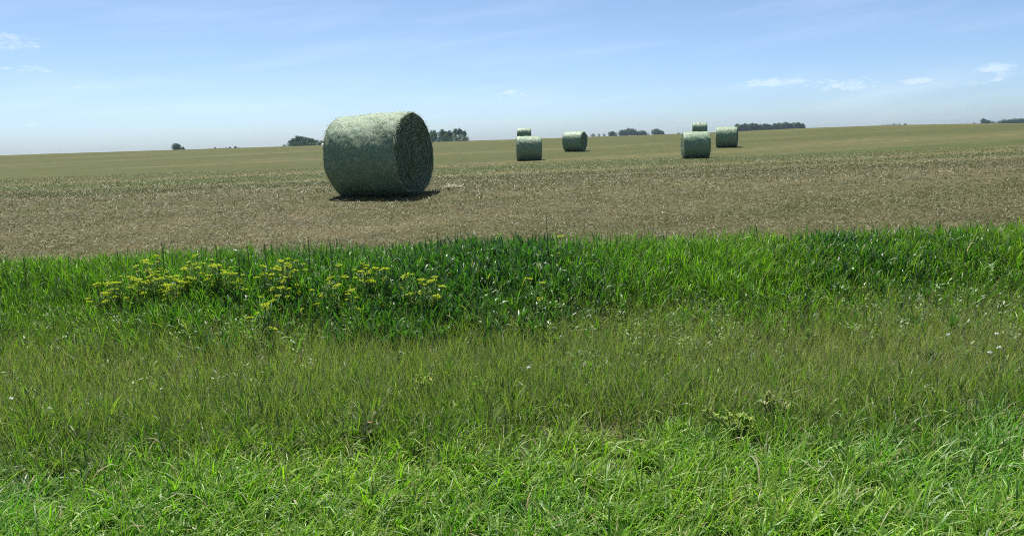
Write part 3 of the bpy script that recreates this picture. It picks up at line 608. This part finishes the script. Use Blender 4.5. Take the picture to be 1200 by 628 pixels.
for i, (px, yt, lb) in enumerate(((642, 247, 'tallest lone dark grass stalk right of middle, well above the tall grass'), (187, 281, 'dark grass stalk above the left yellow-flowered patch'), (256, 284, 'dark grass stalk above the brightest yellow patch'), (293, 284, 'dark stalk just right of the brightest yellow patch'),
                      (312, 279, 'dark grass stalk above the yellow patch right of the brightest'), (359, 276, 'thin dark stalk left of the big bale\'s foot'), (388, 283, 'dark stalk below the left end of the big bale'), (278, 290, 'short dark stalk between two taller ones'), (24, 297, 'dark grass stalk near the left edge of the tall grass'))): stalk(px, yt, 300, lb, 520 + i)

# ------------------------------------------------------------------ far trees
def tree_mesh(seed, kind):
    """unit height 1 m; returns trunk and crown meshes"""
    rs = np.random.default_rng(seed); tr = MB(); cr = MB(); tips = []
    th = {'round': .30, 'bush': .06, 'tall': .34, 'open': .42}[kind]
    tube(tr, [(0, 0, -.06), (.01, 0, th * .5), (rs.uniform(-.03, .03), 0, th), (rs.uniform(-.05, .05), .02, th + .25)], [.032, .026, .020, .010], 6)
    nl = {'round': 13, 'bush': 11, 'tall': 14, 'open': 9}[kind]; wdt = {'round': .36, 'bush': .62, 'tall': .24, 'open': .40}[kind]
    zc = {'round': .60, 'bush': .45, 'tall': .56, 'open': .74}[kind]; rz = .97 - zc - .10
    for i in range(nl):
        a = i * 2.4 + rs.uniform(-.4, .4); cz = 1 - 2 * (i + .5) / nl * .92; sr = math.sqrt(1 - cz * cz) * rs.uniform(.75, 1.05)
        q = Vector((math.cos(a) * wdt * .72 * sr, math.sin(a) * wdt * .72 * sr, zc + rz * cz * rs.uniform(.85, 1.0))); tips.append(q)
        s0 = Vector((0, 0, min(th + .2, max(th * .6, q.z - .25)))); tube(tr, [s0, (s0 + q) / 2 + Vector((0, 0, .03)), q], [.012, .008, .004], 4)
    for q in tips:
        n = {'round': 230, 'bush': 230, 'tall': 200, 'open': 150}[kind]; rl = rs.uniform(.13, .22) * {'round': 1, 'bush': 1.35, 'tall': .85, 'open': .75}[kind]
        v = rs.normal(0, 1, (n, 3)); v /= np.linalg.norm(v, axis=1)[:, None]; v *= (rs.random(n) ** .45)[:, None] * rl * np.array([1.1, 1.1, .8]); p = v + np.array(q); p[:, 2] = np.clip(p[:, 2], .01, 1.0)
        blades(cr, p, rs.uniform(.035, .065, n), rs.uniform(.028, .05, n), rs.uniform(0, 6.283, n), rs.uniform(.3, 1.7, n), rs.uniform(-.3, .6, n), rs.normal(0, .6, n), pick(rs, [(.038, .078, .032), (.05, .095, .036), (.03, .062, .03), (.06, .105, .038)], n), K=2, belly=1.0)
    return tr.mesh('trunk', BARK), cr.mesh('crown', TREE)
PROTO = {k: [tree_mesh(600 + 10 * j + i, k) for i in range(3)] for j, k in enumerate(('round', 'bush', 'tall', 'open'))}
def tree(px, ytop, d, kind, wpx, label, cat='tree', group=None, seed=0, name=None):
    rs = np.random.default_rng(seed + 700); q = px_dir(px, ytop); k = d / q.y; x = q.x * k; top = EYE + q.z * k; g = float(gz(x, d)); h = (top - g) * 1.07
    natural = {'round': .92, 'bush': 1.5, 'tall': .66, 'open': .98}[kind]; sw = 1.25 * wpx * d / F / natural
    root = empty(name or ('shrub' if kind == 'bush' else 'tree'), (x, d, g - .05), (0, 0, rs.uniform(0, 6.28))); root.scale = (sw, sw, h)
    tag(root, label, cat, group)
    a, b = PROTO[kind][rs.integers(0, 3)]; link('trunk', a, root); link('crown', b, root); return root
S = 0
def grove(items, d, phrase, noun, group):
    global S
    items = sorted(items); n = len(items); O = ordn + ['ninth', 'tenth', 'eleventh', 'twelfth', 'thirteenth', 'fourteenth', 'fifteenth', 'sixteenth', 'seventeenth', 'eighteenth', 'nineteenth', 'twentieth']
    for i, it in enumerate(items):
        px, yt, kind, wp = it[:4]; S += 1; dd = d + (it[4] if len(it) > 4 else 0)
        lab = {'round': 'rounded', 'bush': 'low bushy', 'tall': 'upright', 'open': 'open-crowned'}[kind]
        tree(px, yt, dd, kind, wp, f'{lab} {noun}, {O[i]} from left {phrase}', 'shrub' if noun == 'shrub' else 'tree', group, S)
tree(206, 168, 430, 'round', 11, 'lone dark round tree on the left part of the skyline', 'tree', None, 1)
tree(213.5, 172, 436, 'round', 6, 'small green tree just right of the lone dark tree', 'tree', None, 2)
grove([(243, 174.6, 'bush', 7), (247, 174.2, 'bush', 5), (252, 172.8, 'round', 3.5), (258, 173.5, 'round', 3.5), (261, 173.5, 'round', 3), (265, 172.6, 'bush', 4), (269, 172.2, 'round', 3.5), (276, 171.6, 'round', 4), (280, 173, 'bush', 5)], 700, 'in the tiny row on the left skyline', 'shrub', 'tiny shrubs on the left skyline')
grove([(333, 169.8, 'bush', 7), (340, 164.5, 'bush', 9), (344, 162.5, 'round', 9), (349, 159.8, 'round', 10), (354, 159.6, 'round', 10, 8), (360, 161.5, 'round', 11, 14), (356, 163.5, 'bush', 14, -14), (365, 162.8, 'round', 11), (371, 164, 'bush', 13), (377, 165, 'bush', 10), (346, 166, 'bush', 13, -16), (382, 164.5, 'round', 9, 5), (366, 166.5, 'bush', 14, -10)], 350, 'in the grove left of the big bale', 'tree', 'grove left of the big bale')
grove([(501, 155, 'round', 10), (508, 152.5, 'round', 9, 4), (511, 155, 'bush', 14), (519, 152.2, 'round', 11, 6), (526, 153.5, 'round', 10), (522, 157, 'bush', 16, -8), (534, 150.6, 'open', 9, 10), (539, 150.8, 'open', 7, 12), (544, 153, 'open', 6), (533, 157, 'bush', 15, -14), (541, 157.5, 'bush', 15, -12), (546, 160, 'bush', 11, -10)], 350, 'in the grove just right of the big bale', 'tree', 'grove right of the big bale')
grove([(688, 158, 'bush', 4), (695, 157, 'bush', 7), (702, 156.8, 'bush', 4), (708, 157, 'bush', 4), (717, 153.8, 'round', 9), (722, 155.5, 'bush', 5), (730, 152.3, 'round', 11), (736, 150.8, 'round', 10, 10), (741, 151, 'round', 10), (746, 153.6, 'round', 8), (753, 153, 'round', 9), (758, 155.5, 'bush', 8), (769, 151.2, 'round', 12), (774, 153.5, 'round', 8), (777, 153.6, 'tall', 3.5), (795, 155.5, 'bush', 5)], 690, 'in the hazy row between the bales', 'tree', 'hazy far row between the bales')
wb = [(864 + i * 4.45, 145.4 - 1.6 * (i > 10) - (i == 4) * 1.4 + .8 * math.sin(i * 2.3), 'tall' if i % 3 else 'round', 7.5, (i % 4) * 6) for i in range(18)]
grove(wb, 560, 'in the dense belt right of the bales', 'tree', 'dense tree belt right of the far bales')
grove([(1035, 146.4, 'bush', 6), (1041, 145.8, 'bush', 8), (1048, 145.2, 'bush', 8), (1054, 145.3, 'bush', 7), (1061, 144.8, 'round', 4)], 980, 'in the faint low row on the right skyline', 'shrub', 'faint low row on the right skyline')
grove([(1142, 143.6, 'bush', 4), (1153, 139.2, 'round', 7), (1158, 140.8, 'round', 7), (1164, 142.2, 'bush', 8), (1171, 142, 'bush', 9), (1177, 140.4, 'round', 9), (1184, 140, 'round', 9), (1190, 139.4, 'round', 9), (1197, 138.8, 'round', 9), (1204, 138.6, 'round', 9)], 640, 'in the row at the right edge of the skyline', 'tree', 'tree row at the right edge')
# small white tank on the crest
d_ = 300; q = px_dir(378.2, 168.6); k = d_ / q.y; x_ = q.x * k; top = EYE + q.z * k; g_ = float(gz(x_, d_))
root = empty('white_tank', (x_, d_, g_)); tag(root, 'small white tank at the left edge of the big bale, before the grove', 'tank')
WHITE = simple('white_tank_paint', (.8, .8, .78), .4, 6, .06, .05)
prof = [(0.0, 0), (.72, 0), (.72, .72), (.66, .86), (.45, .97), (.2, 1.0), (.0, 1.0)]; hh = top - g_; na = 20
Vt = np.array([[r_ * math.cos(2 * math.pi * j / na), r_ * math.sin(2 * math.pi * j / na), z_ * hh] for r_, z_ in prof for j in range(na)]); ft = grid_faces(len(prof), na, True)
link('tank_body', mesh_np('tank_body', Vt, ft.ravel(), np.arange(len(ft)) * 4, WHITE, None, True), root)
mb = MB(); tube(mb, [(0, 0, hh - .02), (0, 0, hh + .08)], [.2, .18], 12); link('lid', mb.mesh('lid', WHITE), root)

# ------------------------------------------------------------------ air
bm_v = [(x, y, z) for x in (-1290, 1290) for y in (-60, 1280) for z in (-6.5, 16)]
hz = bpy.data.meshes.new('haze'); hz.from_pydata(bm_v, [], [(0, 1, 3, 2), (4, 6, 7, 5), (0, 4, 5, 1), (2, 3, 7, 6), (0, 2, 6, 4), (1, 5, 7, 3)])
m, t = material('haze'); pv = t.n('ShaderNodeVolumePrincipled'); pv.inputs['Color'].default_value = (.62, .80, 1, 1); pv.inputs['Density'].default_value = .00018
o = t.n('ShaderNodeOutputMaterial'); t.l(pv.outputs[0], o.inputs['Volume']); hz.materials.append(m)
tag(link('haze', hz), kind='stuff')
